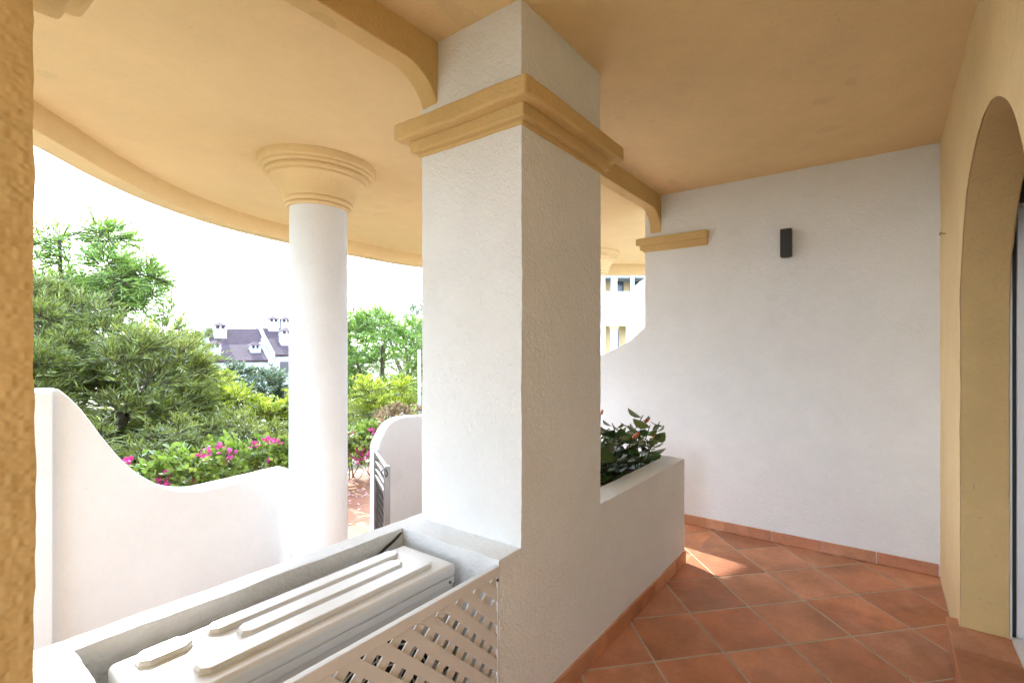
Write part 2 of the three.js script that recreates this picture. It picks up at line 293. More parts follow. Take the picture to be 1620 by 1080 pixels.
// ---------------------------------------------------------------- back wall with its scooped outer part
{
  const w = thing('back_wall', 'white textured back wall of the terrace that steps down in a scoop outside', 'wall');
  const top = spline([[-1.697, 1.60], [-1.828, 1.497], [-2.02, 1.40], [-2.25, 1.30], [-2.5, 1.12], [-2.75, .95], [-3.1, .88], [-3.5, .86]], 40);
  const out = [[.8, -.05], [.8, H + .02], [-1.697, H + .02], ...top, [-3.5, -.2]];
  mesh('wall_body', trowel(slabX(out, ZB - .2, ZB, .01), .09, .0022, .5), M.white, w);
  mesh('moulding', trowel(mergeGeometries([[.010, 2.238, 2.262, .008], [.030, 2.25, 2.303, .01], [.058, 2.29, 2.352, .012]].map(([q, a, b, r]) => plain(rb(-1.70 - q, -1.16 + q * .2, a, b, ZB - .2 - q, ZB + q, r, 2)))), .05, .002, .5), M.ochre, w);
  const r = rngOf(10), j = [-1.349, -1.021, -.695, -.369, -.045, .279];
  for (let i = 0; i < 5; i++) mesh('skirting_tile', boxUV(rb(j[i] + .0015, j[i + 1] - .0015, .002, .076 + (r() - .5) * .001, ZB - .004, ZB + .011, .003, 1), r() * 3, r() * 3), M.clay[Math.floor(r() * 5)], w);
}

// ---------------------------------------------------------------- house wall with the arched door
{
  const w = thing('house_wall', 'ochre plaster house wall with an arched doorway at the right edge', 'wall');
  const out = poly([[2.5, -.05], [2.5, H + .02], [ZB - .1, H + .02], [ZB - .1, -.05]], -1);
  const hole = new THREE.Path(); const a = [[-1.54, .10], ...arc(-2.203, 1.58, .663, 0, Math.PI, 40), [-2.866, .10]];
  a.forEach(([z, y], i) => i ? hole.lineTo(-z, y) : hole.moveTo(-z, y)); out.holes.push(hole);
  const g = ext(out, .17, .008).rotateY(Math.PI / 2).translate(XR, 0, 0);
  mesh('wall_body', trowel(g, .08, .0028, .55), M.ochreLight, w);
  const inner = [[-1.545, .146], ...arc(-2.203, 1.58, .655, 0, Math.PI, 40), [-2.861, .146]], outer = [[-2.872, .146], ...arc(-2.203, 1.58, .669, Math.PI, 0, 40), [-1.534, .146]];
  mesh('arch_reveal', trowel(slabZ([...inner, ...outer], XR + .004, XR + .166), .05, .002, .5), M.ochre, w);  // separate lining whose deeper ochre stands in for shade in the reveal
  // step with tiled tread and riser
  const st = thing('door_step', 'low terracotta tiled step below the arched doorway', 'step');
  mesh('step_core', boxUV(bx(.258, .75, -.04, .128, -2.95, -1.45)), M.grout, st);
  const r = rngOf(12);
  for (let z = -1.45, k = 0; z > -2.94; z -= .30, k++) {
    const z1 = Math.max(-2.955, z - .294); if (z - z1 < .03) continue;
    mesh('tread_tile', boxUV(rb(.240, .60, .128, .143, z1, z, .006, 2), r() * 3, r() * 3), M.clay[k % 5], st);
    mesh('riser_tile', boxUV(rb(.247, .260, .001, .127, z1, z, .003, 1), r() * 3, r() * 3), M.clay[(k + 2) % 5], st);
  }
  mesh('end_tile', boxUV(rb(.247, .285, .001, .127, -2.966, -2.952, .003, 1)), M.clay[1], st);
}
{ // sliding door set behind the arch
  const d = thing('sliding_door', 'white aluminium sliding glass door behind the arched opening', 'door');
  mesh('frame', mergeGeometries([rb(.453, .4635, .143, 2.30, -2.905, -2.862, .002), rb(.4775, .56, .143, 2.30, -2.905, -2.85, .003), rb(.458, .56, 2.255, 2.31, -2.845, -1.5, .003), rb(.458, .56, .143, .165, -2.845, -1.5, .003), rb(.458, .56, .143, 2.30, -1.55, -1.50, .003)].map(plain)), M.alu, d);
  mesh('brush_seal', bx(.464, .477, .15, 2.26, -2.90, -2.868), M.black, d);
  for (const [z0, z1, x] of [[-2.845, -2.17, .535], [-2.23, -1.56, .485]]) {
    const l = mesh('door_leaf', mergeGeometries([rb(x - .016, x + .016, .17, 2.25, z0, z0 + .07, .004), rb(x - .016, x + .016, .17, 2.25, z1 - .07, z1, .004), rb(x - .016, x + .016, .17, .26, z0 + .068, z1 - .068, .004), rb(x - .016, x + .016, 2.18, 2.25, z0 + .068, z1 - .068, .004)].map(plain)), M.alu, d);
    mesh('pane', bx(x - .003, x + .003, .255, 2.19, z0 + .06, z1 - .06), M.glass, l);
  }
  mesh('shutter_box', rb(.462, .60, 2.05, 2.32, -2.98, -1.46, .004), M.black, d);
  const rm = thing('room', 'room behind the arched sliding door', null, [0, 0, 0], 0, null, 'structure');
  mesh('room_shell', boxUV(mergeGeometries([bx(3.0, 3.2, 0, H, -4, 1), bx(.6, 3.0, 0, H, -4.2, -4), bx(.6, 3.0, 0, H, 1, 1.2), bx(.45, 3.0, -.1, .139, -4, 1), bx(.6, 3.0, H - .05, H, -4, 1), bx(.565, .70, 0, H, -4, -2.9), bx(.565, .70, 0, H, -1.47, 1), bx(.61, .70, 2.2, H, -2.9, -1.47)].map(plain))), M.whiteSmooth, rm);
  const hk = thing('wall_hook', 'tiny rusty screw hook in the ochre wall near the back corner', 'hook', [XR, 2.069, -3.472]);
  mesh('shank', new THREE.CylinderGeometry(.0022, .0022, .02, 8).rotateZ(Math.PI / 2).translate(-.008, 0, 0), M.rust, hk);
  mesh('eye', new THREE.TorusGeometry(.008, .002, 6, 14, 5).rotateY(.5).translate(-.022, 0, 0), M.rust, hk);
}
{
  const l = thing('wall_lamp', 'small black rectangular wall lamp on the white back wall', 'lamp', [-.585, 2.176, ZB]);
  mesh('housing', rb(-.037, .037, -.1, .1, .012, .062, .003), M.lamp, l);
  mesh('back_plate', rb(-.030, .030, -.092, .092, -.003, .0125, .002), M.black, l);
  mesh('screw', new THREE.CylinderGeometry(.004, .004, .006, 10).rotateZ(Math.PI / 2).translate(.040, -.028, .035), M.steel, l);
  mesh('lens', rb(-.024, .024, -.1035, -.0995, .018, .054, .001), M.black, l);
}

// ---------------------------------------------------------------- columns
const column = (() => {
  const c = thing('round_column', 'round white column with a flared ochre capital, left of the white pillar', 'column', [-3.29, 0, -1.845], 0, 'round columns under the curved slab');
  const shaft = new THREE.LatheGeometry([[.185, -.2], [.185, .6], [.185, 1.2], [.185, 1.8], [.183, 2.40]].map(([a, b]) => new THREE.Vector2(a, b)), 64);
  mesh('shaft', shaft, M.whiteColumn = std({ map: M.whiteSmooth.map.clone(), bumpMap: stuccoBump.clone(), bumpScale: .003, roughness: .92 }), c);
  M.whiteColumn.map.repeat.set(1.2 / 2.3, 2.4 / 2.3); M.whiteColumn.bumpMap.repeat.set(1.1, 2.2);
  const pr = [[.181, 2.385], [.200, 2.385], [.207, 2.393], [.207, 2.403], [.200, 2.410], [.213, 2.412], [.222, 2.422], [.222, 2.436], [.214, 2.444], [.226, 2.456], [.234, 2.485], [.248, 2.520], [.270, 2.552], [.296, 2.574], [.304, 2.577], [.304, 2.592], [.326, 2.594], [.331, 2.602], [.331, 2.617], [.326, 2.623], [.346, 2.625], [.352, 2.633], [.352, 2.648], [.369, 2.651], [.374, 2.66], [.374, 2.705]];
  mesh('capital', boxUV(toCreasedNormals(plain(new THREE.LatheGeometry(pr.map(([a, b]) => new THREE.Vector2(a, b)), 96)), .55)), M.ochreSmooth, c);
  return c;
})();
{ const c = column.clone(); c.name = numbered('round_column'); c.position.set(-3.25, 0, -5.58); scene.add(c);
  c.userData = { label: 'far round column whose capital shows right of the white pillar', category: 'column', group: 'round columns under the curved slab' }; }

// ---------------------------------------------------------------- outer garden wall, gate wall, neighbour's wall
{
  const X = -3.5, T = .2;
  const w = thing('garden_wall', 'white garden wall with a scooped top, between the ochre pillar and the round column', 'wall');
  const top = [[-.595, 1.21], ...spline([[-.60, 1.205], [-.64, 1.155], [-.683, 1.09], [-.757, .945], [-.862, .77], [-.945, .675], [-1.06, .585], [-1.19, .54], [-1.35, .541], [-1.74, .556]], 40)];
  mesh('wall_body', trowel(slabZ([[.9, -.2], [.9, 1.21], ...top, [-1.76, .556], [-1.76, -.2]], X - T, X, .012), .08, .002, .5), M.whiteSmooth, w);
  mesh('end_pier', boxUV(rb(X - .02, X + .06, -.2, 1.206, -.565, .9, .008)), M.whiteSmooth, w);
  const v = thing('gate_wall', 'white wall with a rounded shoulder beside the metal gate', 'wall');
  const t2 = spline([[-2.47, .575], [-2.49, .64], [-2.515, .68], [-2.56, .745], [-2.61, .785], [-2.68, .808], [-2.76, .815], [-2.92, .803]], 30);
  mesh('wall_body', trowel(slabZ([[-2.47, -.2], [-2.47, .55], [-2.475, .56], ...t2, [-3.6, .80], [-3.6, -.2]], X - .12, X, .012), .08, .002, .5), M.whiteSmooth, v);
  const n = thing('neighbour_wall', 'bright white curved wall of the next terrace, seen past the scooped back wall', 'wall');
  mesh('wall_body', boxUV(slabX([[-3.446, -.05], [-3.446, 2.08], ...spline([[-3.44, 2.12], [-3.40, 2.26], [-3.34, 2.36], [-3.24, 2.45], [-3.1, 2.53]], 16), [-2.9, 2.60], [-2.9, H + .1], [-1.6, H + .1], [-1.6, -.05]], -7.2, -7.0, .01)), M.whiteSmooth, n);
}
{ // gate leaf standing open
  const a = [-3.49, -2.445], b = [-2.965, -2.165], L = Math.hypot(b[0] - a[0], b[1] - a[1]);
  const g = thing('garden_gate', 'open grey metal garden gate with a lattice lower panel', 'gate', [a[0], 0, a[1]], -Math.atan2(b[1] - a[1], b[0] - a[0]));
  mesh('post', rb(-.018, .018, -.14, .565, -.018, .018, .003), M.steel, g);
  mesh('post', rb(L - .02, L + .02, -.12, .575, -.02, .02, .003), M.steel, g);
  for (const y of [.555, .487, .425]) mesh('rail', rb(.018, L - .02, y - .011, y + .011, -.012, .012, .002), M.steel, g);
  mesh('rail', rb(.018, L - .02, .355, .385, -.014, .014, .002), M.steel, g);
  mesh('rail', rb(.018, L - .02, -.10, -.07, -.014, .014, .002), M.steel, g);
  for (let k = -3; k < 9; k++) for (const s of [-1, 1]) {
    const w = L - .04, h = .425; let x0 = .02 + k * .065, x1 = x0 + h * .55, y0 = -.07, y1 = .355;
    if (x1 < .03 || x0 > L - .03) continue;
    const m = (y1 - y0) / (x1 - x0); if (x0 < .02) { y0 += (.02 - x0) * m; x0 = .02; } if (x1 > L - .02) { y1 -= (x1 - L + .02) * m; x1 = L - .02; }
    const P = s > 0 ? [[x0, y0, -.004], [x1, y1, -.004]] : [[L - x0, y0, .004], [L - x1, y1, .004]];
    mesh('lattice_bar', bar(P[0], P[1], .009, .005), M.darkSteel, g);
  }
  mesh('latch_ring', new THREE.TorusGeometry(.028, .004, 8, 22).rotateY(.6).translate(L + .025, .53, .02), M.darkSteel, g);
  mesh('hinge', new THREE.CylinderGeometry(.011, .011, .05, 10).translate(-.022, .45, 0), M.darkSteel, g);
}

// ---------------------------------------------------------------- air conditioner in its niche, lattice screen, cable
{
  const x0 = -1.555, x1 = -1.265, z0 = -1.213, z1 = -.345, top = .66;
  const a = thing('air_conditioner', 'white outdoor air conditioner unit with a ribbed lid, in the ledge niche', 'air conditioner', [(x0 + x1) / 2, 0, (z0 + z1) / 2]);
  const w = (x1 - x0) / 2, l = (z1 - z0) / 2;
  mesh('casing', boxUV(rb(-w + .006, w - .006, .05, top - .052, -l + .006, l - .006, .012, 3)), M.acBody, a);
  const lid = mesh('lid', boxUV(mergeGeometries([plain(rb(-w, w, top - .05, top - .004, -l, l, .014, 4)), plain(rb(-w + .004, w - .004, top - .075, top - .049, -l + .004, l - .004, .004, 1))])), M.acWhite, a);
  const rib = (cx, za, zb, wd) => { const c = .018, pts = [[cx - wd / 2, za + c], [cx - wd / 2 + c, za], [cx + wd / 2 - c, za], [cx + wd / 2, za + c], [cx + wd / 2, zb - c], [cx + wd / 2 - c, zb], [cx - wd / 2 + c, zb], [cx - wd / 2, zb - c]];
    mesh('rib', boxUV(ext(poly(pts), .018, .005, 1).rotateX(Math.PI / 2).translate(0, top + .009, 0)), M.acWhite, lid); };
  rib(-.092, -l + .075, l - .19, .058); rib(-.086, l - .15, l - .04, .072);
  rib(-.014, -l + .12, l - .235, .064);
  rib(.068, -l + .06, l - .11, .066);
  mesh('seam', bx(-w - .0006, w + .0012, .30, .3035, -l + .02, l - .02), M.black, a);
  for (const z of [-l + .03, l - .03]) mesh('screw', new THREE.CylinderGeometry(.005, .005, .004, 10).rotateZ(Math.PI / 2).translate(w + .001, top - .062, z), M.steel, a);
  // fan opening towards the lattice
  const fan = mesh('fan_ring', new THREE.TorusGeometry(.225, .014, 10, 48).rotateY(Math.PI / 2).translate(w, .32, -.10), M.acBody, a);
  mesh('fan_well', new THREE.CylinderGeometry(.222, .222, .012, 40).rotateZ(Math.PI / 2).translate(w - .002, .32, -.10), M.black, fan);
  for (let k = 1; k < 8; k++) mesh('grille_ring', new THREE.TorusGeometry(.028 * k, .0028, 5, 36).rotateY(Math.PI / 2).translate(w + .012, .32, -.10), M.acBody, fan);
  for (let k = 0; k < 8; k++) mesh('grille_spoke', new THREE.CylinderGeometry(.003, .003, .215, 6).translate(0, .115, 0).rotateX(k * Math.PI / 4).translate(w + .016, .32, -.10), M.acBody, fan);
  for (let k = 0; k < 14; k++) mesh('louvre', bx(w - .004, w + .002, .14 + k * .028, .150 + k * .028, .20, .36), M.black, a);
  for (const z of [-l + .12, l - .12]) mesh('foot', rb(-w + .01, w - .01, .0, .052, z - .02, z + .02, .004), M.darkSteel, a);
  tag(mesh('cable', tube([[-1.628, .676, -1.262], [-1.612, .66, -1.215], [-1.608, .636, -1.155], [-1.602, .60, -1.09], [-1.592, .48, -1.0], [-1.59, .2, -.95]], .0055, 30), M.black), 'thin black cable running down beside the air conditioner', 'cable');
}
{ // diagonal lattice screen closing the niche
  const z0 = -1.258, z1 = -.285, y0 = .02, y1 = .640, g = thing('lattice_screen', 'white diagonal lattice screen in front of the air conditioner', 'lattice');
  const pitch = .0565, wd = .0325;
  for (const s of [-1, 1]) for (let c = -1.2; c < 2.2; c += pitch * Math.SQRT2) {
    // slat centre line: y = s * (z - z0) + c, clipped to the panel
    const pts = []; const f = (z) => s * (z - z0) + c - (s < 0 ? 0 : .4);
    let za = z0, zb = z1; const zy = (y) => z0 + (y - c + (s < 0 ? 0 : .4)) / s; const lo = Math.min(zy(y0), zy(y1)), hi = Math.max(zy(y0), zy(y1)); za = Math.max(za, lo); zb = Math.min(zb, hi);
    if (zb - za < .02) continue;
    const hw = wd / 2 * Math.SQRT2, quad = clip([[za - .1, f(za - .1) - hw], [zb + .1, f(zb + .1) - hw], [zb + .1, f(zb + .1) + hw], [za - .1, f(za - .1) + hw]], [z0, z1, y0, y1]);
    if (!quad) continue; const q = dedupe(quad); if (q.length < 3) continue;
    const x = s > 0 ? XP - .006 : XP - .0115;
    mesh('slat', slabZ(q, x, x + .0052), M.pvc, g);
  }
  mesh('top_rail', rb(XP - .018, XP + .004, .638, .672, z0, z1, .003), M.pvc, g);
  mesh('side_rail', rb(XP - .016, XP + .0005, .02, .638, z0 - .001, z0 + .012, .002), M.pvc, g);
  mesh('side_rail', rb(XP - .016, XP + .0005, .02, .638, z1 - .012, z1 + .001, .002), M.pvc, g);
  mesh('screw', new THREE.CylinderGeometry(.005, .005, .004, 10).rotateZ(Math.PI / 2).translate(XP + .001, .625, z0 + .012), M.darkSteel, g);
}

// ---------------------------------------------------------------- foliage
const leafMat = (r, g, b, tr = .35, rough = .6) => new THREE.MeshPhysicalMaterial({ color: lin(r, g, b), roughness: rough, transmission: tr, thickness: 0, side: THREE.DoubleSide });
function leafGeo(len, wid, fold = .18, bend = .12) {   // along +y, face +z
  const p = [], idx = [], rows = [[0, .08], [.3, .85], [.6, 1], [.85, .55], [1, 0]];
  rows.forEach(([t, w]) => { const z = -bend * len * t * t; p.push(-w * wid / 2, t * len, z + fold * w * wid / 2, 0, t * len, z, w * wid / 2, t * len, z + fold * w * wid / 2); });
  for (let i = 0; i < 4; i++) for (const o of [0, 1]) { const a = i * 3 + o; idx.push(a, a + 1, a + 4, a, a + 4, a + 3); }
  const g = new THREE.BufferGeometry(); g.setAttribute('position', new THREE.Float32BufferAttribute(p, 3)); g.setIndex(idx); g.computeVertexNormals(); return g;
}
function sliver(len, wid, bend = .2) {   // narrow leaf, four faces
  const p = [0, 0, 0, -wid / 2, len * .45, -bend * len * .2, wid / 2, len * .45, -bend * len * .2, 0, len, -bend * len, 0, len * .45, -bend * len * .2 - wid * .2];
  const g = new THREE.BufferGeometry(); g.setAttribute('position', new THREE.Float32BufferAttribute(p, 3)); g.setIndex([0, 4, 1, 0, 2, 4, 1, 4, 3, 4, 2, 3]); g.computeVertexNormals(); return g;
}
const V = (x, y, z) => new THREE.Vector3(x, y, z);
function ball(r) { for (;;) { const v = V(r() * 2 - 1, r() * 2 - 1, r() * 2 - 1), l = v.lengthSq(); if (l < 1 && l > .01) return v; } }
function basis(dir, roll, out) {   // y along dir
  const y = dir.clone().normalize(), ref = Math.abs(y.y) > .95 ? V(1, 0, 0) : V(0, 1, 0), x = V(0, 0, 0).crossVectors(y, ref).normalize(), z = V(0, 0, 0).crossVectors(x, y);
  const c = Math.cos(roll), s = Math.sin(roll), X = x.clone().multiplyScalar(c).addScaledVector(z, s), Z = z.clone().multiplyScalar(c).addScaledVector(x, -s);
  return out.makeBasis(X, y, Z);
}
// sprays of leaves on twigs: clumps = [{ p, r, n }]
function sprays(parent, seed, clumps, o) {
  const r = rngOf(seed), mats = [], cols = [], tw = [], m = new THREE.Matrix4(), sc = V(1, 1, 1);
  for (const k of clumps) for (let i = 0; i < k.n; i++) {
    const d = ball(r).normalize(); d.y = d.y * .8 + (o.up ?? .25); d.normalize();
    const a = k.p.clone().addScaledVector(d, k.r * (.1 + .35 * r())), len = k.r * (.45 + .5 * r());
    const e = d.clone().add(ball(r).multiplyScalar(.35)).normalize(), droop = (o.droop ?? .1) * len;
    const at = (t) => a.clone().addScaledVector(e, len * t).add(V(0, -droop * t * t, 0));
    const end = at(1); basis(end.clone().sub(a), 0, m); m.scale(V(1, end.distanceTo(a), 1)); m.setPosition(a); tw.push(m.clone());
    const shade = .78 + .44 * r(), tint = r();
    for (let j = 0; j < o.leaves; j++) {
      const t = .15 + .85 * (j + r() * .6) / o.leaves, q = at(Math.min(1.02, t)), side = j * 2.4 + r(), out = V(Math.cos(side), (o.lift ?? .3) * r(), Math.sin(side));
      const ld = e.clone().multiplyScalar(o.along ?? .8).add(out.multiplyScalar(.7)).add(V(0, o.hang ?? 0, 0));
      basis(ld, r() * 6.28, m); const s = (o.size ?? 1) * (.65 + .6 * r()); m.scale(sc.set(s, s, s)); m.setPosition(q); mats.push(m.clone());
      const c = o.palette[Math.floor((tint * .6 + r() * .4) * o.palette.length) % o.palette.length], f = shade * (.85 + .3 * r()); cols.push(lin(c[0] * f, c[1] * f, c[2] * f));
    }
  }
  const put = (name, g, mat, list, colours) => { const im = new THREE.InstancedMesh(g, mat, list.length); list.forEach((x, i) => im.setMatrixAt(i, x)); if (colours) colours.forEach((c, i) => im.setColorAt(i, c)); im.name = name; im.castShadow = im.receiveShadow = true; im.userData.kind = 'stuff'; parent.add(im); return im; };
  put(o.name || 'crown', o.geo, o.mat, mats, cols);
  put('twigs', new THREE.CylinderGeometry(o.twig * .5, o.twig, 1, 4, 1, true).translate(0, .5, 0), M.bark, tw);
}
function clumpsIn(r, c, rad, count, size, n, shell = .55) {
  return Array.from({ length: count }, () => { const b = ball(r), l = b.length(); b.multiplyScalar(Math.pow(l, shell - 1)); return { p: V(c[0] + b.x * rad[0], c[1] + b.y * rad[1], c[2] + b.z * rad[2]), r: size * (.65 + .7 * r()), n: Math.round(n * (.7 + .6 * r())) }; });
}
function plant(name, label, category, base, seed, trunkTo, trunkR, clumps, o, group) {
  const t = thing(name, label, category, base, 0, group), r = rngOf(seed + 77);
  const top = V(...trunkTo);
  mesh('trunk', (() => { const g = tube([[0, -.3, 0], [top.x * .2 + .1 * r(), top.y * .4, top.z * .3], [top.x, top.y, top.z]], 1, 14, 9); const p = g.attributes.position, path = new THREE.CatmullRomCurve3([V(0, -.3, 0), V(top.x * .25, top.y * .4, top.z * .3), top]);
    // taper
    const rings = 15, per = 10; for (let i = 0; i < rings; i++) { const k = trunkR * (1 - .6 * i / (rings - 1)); let cx = 0, cy = 0, cz = 0; for (let j = 0; j < per - 1; j++) { const q = i * per + j; cx += p.getX(q); cy += p.getY(q); cz += p.getZ(q); } cx /= per - 1; cy /= per - 1; cz /= per - 1; for (let j = 0; j < per; j++) { const q = i * per + j; p.setXYZ(q, cx + (p.getX(q) - cx) * k, cy + (p.getY(q) - cy) * k, cz + (p.getZ(q) - cz) * k); } }
    g.computeVertexNormals(); return g; })(), M.bark, t);
  const pick = clumps.filter((_, i) => i % Math.ceil(clumps.length / 9) === 0);
  for (const k of pick) { const a = top.clone().multiplyScalar(.45 + .5 * r()), mid = a.clone().lerp(k.p, .5).add(V(0, -.1 * k.p.distanceTo(a), 0)); mesh('limb', tube([a.toArray(), mid.toArray(), k.p.toArray()], trunkR * .28, 10, 6), M.bark, t); }
  sprays(t, seed, clumps, o); return t;
}
const willow = sliver(.12, .020, .25), small = sliver(.06, .024, .15), broad = leafGeo(.055, .036), far = leafGeo(.12, .06);
const greens = leafMat(1, 1, 1, .5, .6);
const P_olive = [[.25, .30, .035], [.30, .35, .045], [.20, .23, .035], [.34, .38, .06], [.26, .25, .05]];
const P_bright = [[.25, .40, .04], [.21, .34, .045], [.32, .46, .06], [.18, .28, .045]];
const P_yellow = [[.46, .52, .03], [.52, .56, .035], [.36, .42, .03], [.27, .33, .03]];
const P_grey = [[.17, .23, .12], [.21, .28, .14], [.14, .18, .09], [.22, .24, .13]];
{
  let r = rngOf(101);
  const B = [-13.2, -2.15, -2.4];
  plant('acacia_tree', 'tall airy light green acacia rising highest behind the garden wall', 'tree', B, 201, [0, 3, 0], .09,
    [...clumpsIn(r, [-.7, 3.9, 1.2], [1.5, 1.9, 1.5], 66, .52, 40), ...clumpsIn(r, [.3, 5.0, -.2], [1.05, .95, .95], 34, .46, 34), ...clumpsIn(r, [.2, 3.9, -.9], [.9, .9, .9], 18, .42, 26)],
    { geo: willow, mat: greens, palette: P_bright, leaves: 15, size: 1.05, twig: .008, droop: .15, along: .9 });
  r = rngOf(102);
  plant('acacia_tree', 'broad olive green acacia bush with long narrow leaves above the scooped wall', 'tree', [-9.8, -1.1, -2.3], 202, [.1, 1.6, 0], .12,
    [...clumpsIn(r, [0, 1.6, .1], [1.15, 1.55, 1.35], 84, .42, 46, .45), ...clumpsIn(r, [.5, .5, -.5], [.9, .8, 1.0], 30, .38, 38), ...clumpsIn(r, [-.9, 2.4, .8], [.9, 1.0, .9], 30, .42, 38)],
    { geo: willow, mat: greens, palette: P_olive, leaves: 16, size: .92, twig: .006, droop: .05, along: 1.1, up: .6 }, null);
  r = rngOf(103);
  plant('acacia_tree', 'slim acacia with feathery tips between the bush and the distant roofs', 'tree', [-11.0, -1.5, -3.45], 203, [0, 2, 0], .07,
    [...clumpsIn(r, [0, 2.7, 0], [.45, .8, .5], 13, .34, 20), ...clumpsIn(r, [0, 1.6, .1], [.55, .7, .6], 12, .4, 20)],
    { geo: willow, mat: greens, palette: P_olive, leaves: 13, size: .9, twig: .006, along: .95, up: .5 });
  r = rngOf(104);
  plant('shrub', 'yellow green shrub in front of the distant white houses', 'shrub', [-11.5, -1.6, -4.2], 204, [0, 1, 0], .05,
    clumpsIn(r, [0, 1.6, 0], [.8, .75, .75], 30, .34, 34), { geo: small, mat: greens, palette: P_yellow, leaves: 14, size: 1.25, twig: .005, up: .4 });
  r = rngOf(105);
  plant('shrub', 'bright yellow green rounded shrub just above the flowering hedge', 'shrub', [-9.6, -1.0, -3.95], 205, [0, .8, 0], .05,
    [...clumpsIn(r, [0, 1.0, .2], [.75, .7, .8], 32, .32, 36), ...clumpsIn(r, [.25, 1.15, -.75], [.45, .4, .45], 14, .28, 30)], { geo: small, mat: greens, palette: P_yellow, leaves: 14, size: 1.2, twig: .005, up: .4 });
  r = rngOf(106);
  plant('shrub', 'grey green open shrub directly left of the round column', 'shrub', [-13.2, -2.75, -5.7], 206, [0, 1.5, 0], .05,
    clumpsIn(r, [0, 2.35, 0], [1.45, 1.2, 1.3], 62, .42, 28), { geo: far, mat: greens, palette: P_grey, leaves: 11, size: .8, twig: .007, up: .4 });
  r = rngOf(107);
  plant('acacia_tree', 'dense rounded green tree seen between the column and the white pillar', 'tree', [-11.3, -1.6, -8.0], 207, [0, 1.8, 0], .12,
    [...clumpsIn(r, [0, 2.6, 0], [1.5, 1.35, 1.5], 66, .46, 32, .45), ...clumpsIn(r, [-.8, 1.6, .9], [1, 1, 1], 20, .45, 26)], { geo: small, mat: greens, palette: P_bright, leaves: 15, size: 1.5, twig: .006, up: .35 });
  r = rngOf(108);
  plant('shrub', 'sunny yellow green shrub in front of the dense tree, beside the white pillar', 'shrub', [-8.3, -1.0, -6.1], 208, [0, .7, 0], .05,
    clumpsIn(r, [0, 1.25, 0], [.62, .5, .7], 26, .30, 36), { geo: small, mat: greens, palette: P_yellow, leaves: 14, size: 1.2, twig: .005, up: .4 });
  r = rngOf(109);
  plant('distant_tree', 'faint grey green tree with thin branches behind the dense tree', 'tree', [-15.2, -2.6, -12.0], 209, [0, 4, 0], .12,
    [...clumpsIn(r, [.2, 4.8, .2], [1.2, 1.1, 1.4], 22, .5, 14), ...clumpsIn(r, [.6, 5.4, -.6], [.6, .7, .6], 9, .42, 12)], { geo: willow, mat: greens, palette: P_grey, leaves: 12, size: 1.2, twig: .009, up: .3 });
  r = rngOf(110);
  plant('distant_tree', 'second faint grey green tree, behind the right edge of the column', 'tree', [-18.0, -3.0, -11.5], 210, [0, 4, 0], .12,
    clumpsIn(r, [0, 4.7, 0], [1.2, 1.6, 1.2], 24, .5, 14), { geo: willow, mat: greens, palette: P_grey, leaves: 12, size: 1.3, twig: .009, up: .3 });
  r = rngOf(111);
  plant('shrub', 'low dark shrub growing under the acacia bush behind the scooped wall', 'shrub', [-7.4, -.6, -1.9], 211, [0, .4, 0], .04,
    [...clumpsIn(r, [0, .62, 0], [.6, .42, .9], 26, .3, 26), ...clumpsIn(r, [-.6, .55, -1.2], [.6, .35, .7], 20, .3, 26), ...clumpsIn(r, [-.6, .5, -2.8], [.6, .35, .9], 24, .3, 26)], { geo: willow, mat: greens, palette: P_olive, leaves: 12, size: .8, twig: .005, up: .35 });
}
{ // unseen trees added left of the frame to block sky light
  let r = rngOf(112);
  plant('acacia_tree', 'unseen dense olive acacia added left of the ochre pillar to block sky light', 'tree', [-6.7, -.5, 1.5], 212, [0, 2, 0], .12,
    clumpsIn(r, [0, 2.6, .1], [1.5, 2.1, 1.6], 70, .55, 22, .45), { geo: willow, mat: greens, palette: P_olive, leaves: 12, size: 1.6, twig: .008, up: .3 });
  r = rngOf(113);
  plant('acacia_tree', 'unseen broad olive acacia added farther left of the ochre pillar to block sky light', 'tree', [-5.9, -.4, 4.9], 213, [0, 2, 0], .12,
    clumpsIn(r, [0, 2.6, 0], [1.6, 2.2, 1.7], 70, .55, 22, .45), { geo: willow, mat: greens, palette: P_olive, leaves: 12, size: 1.6, twig: .008, up: .3 });
}
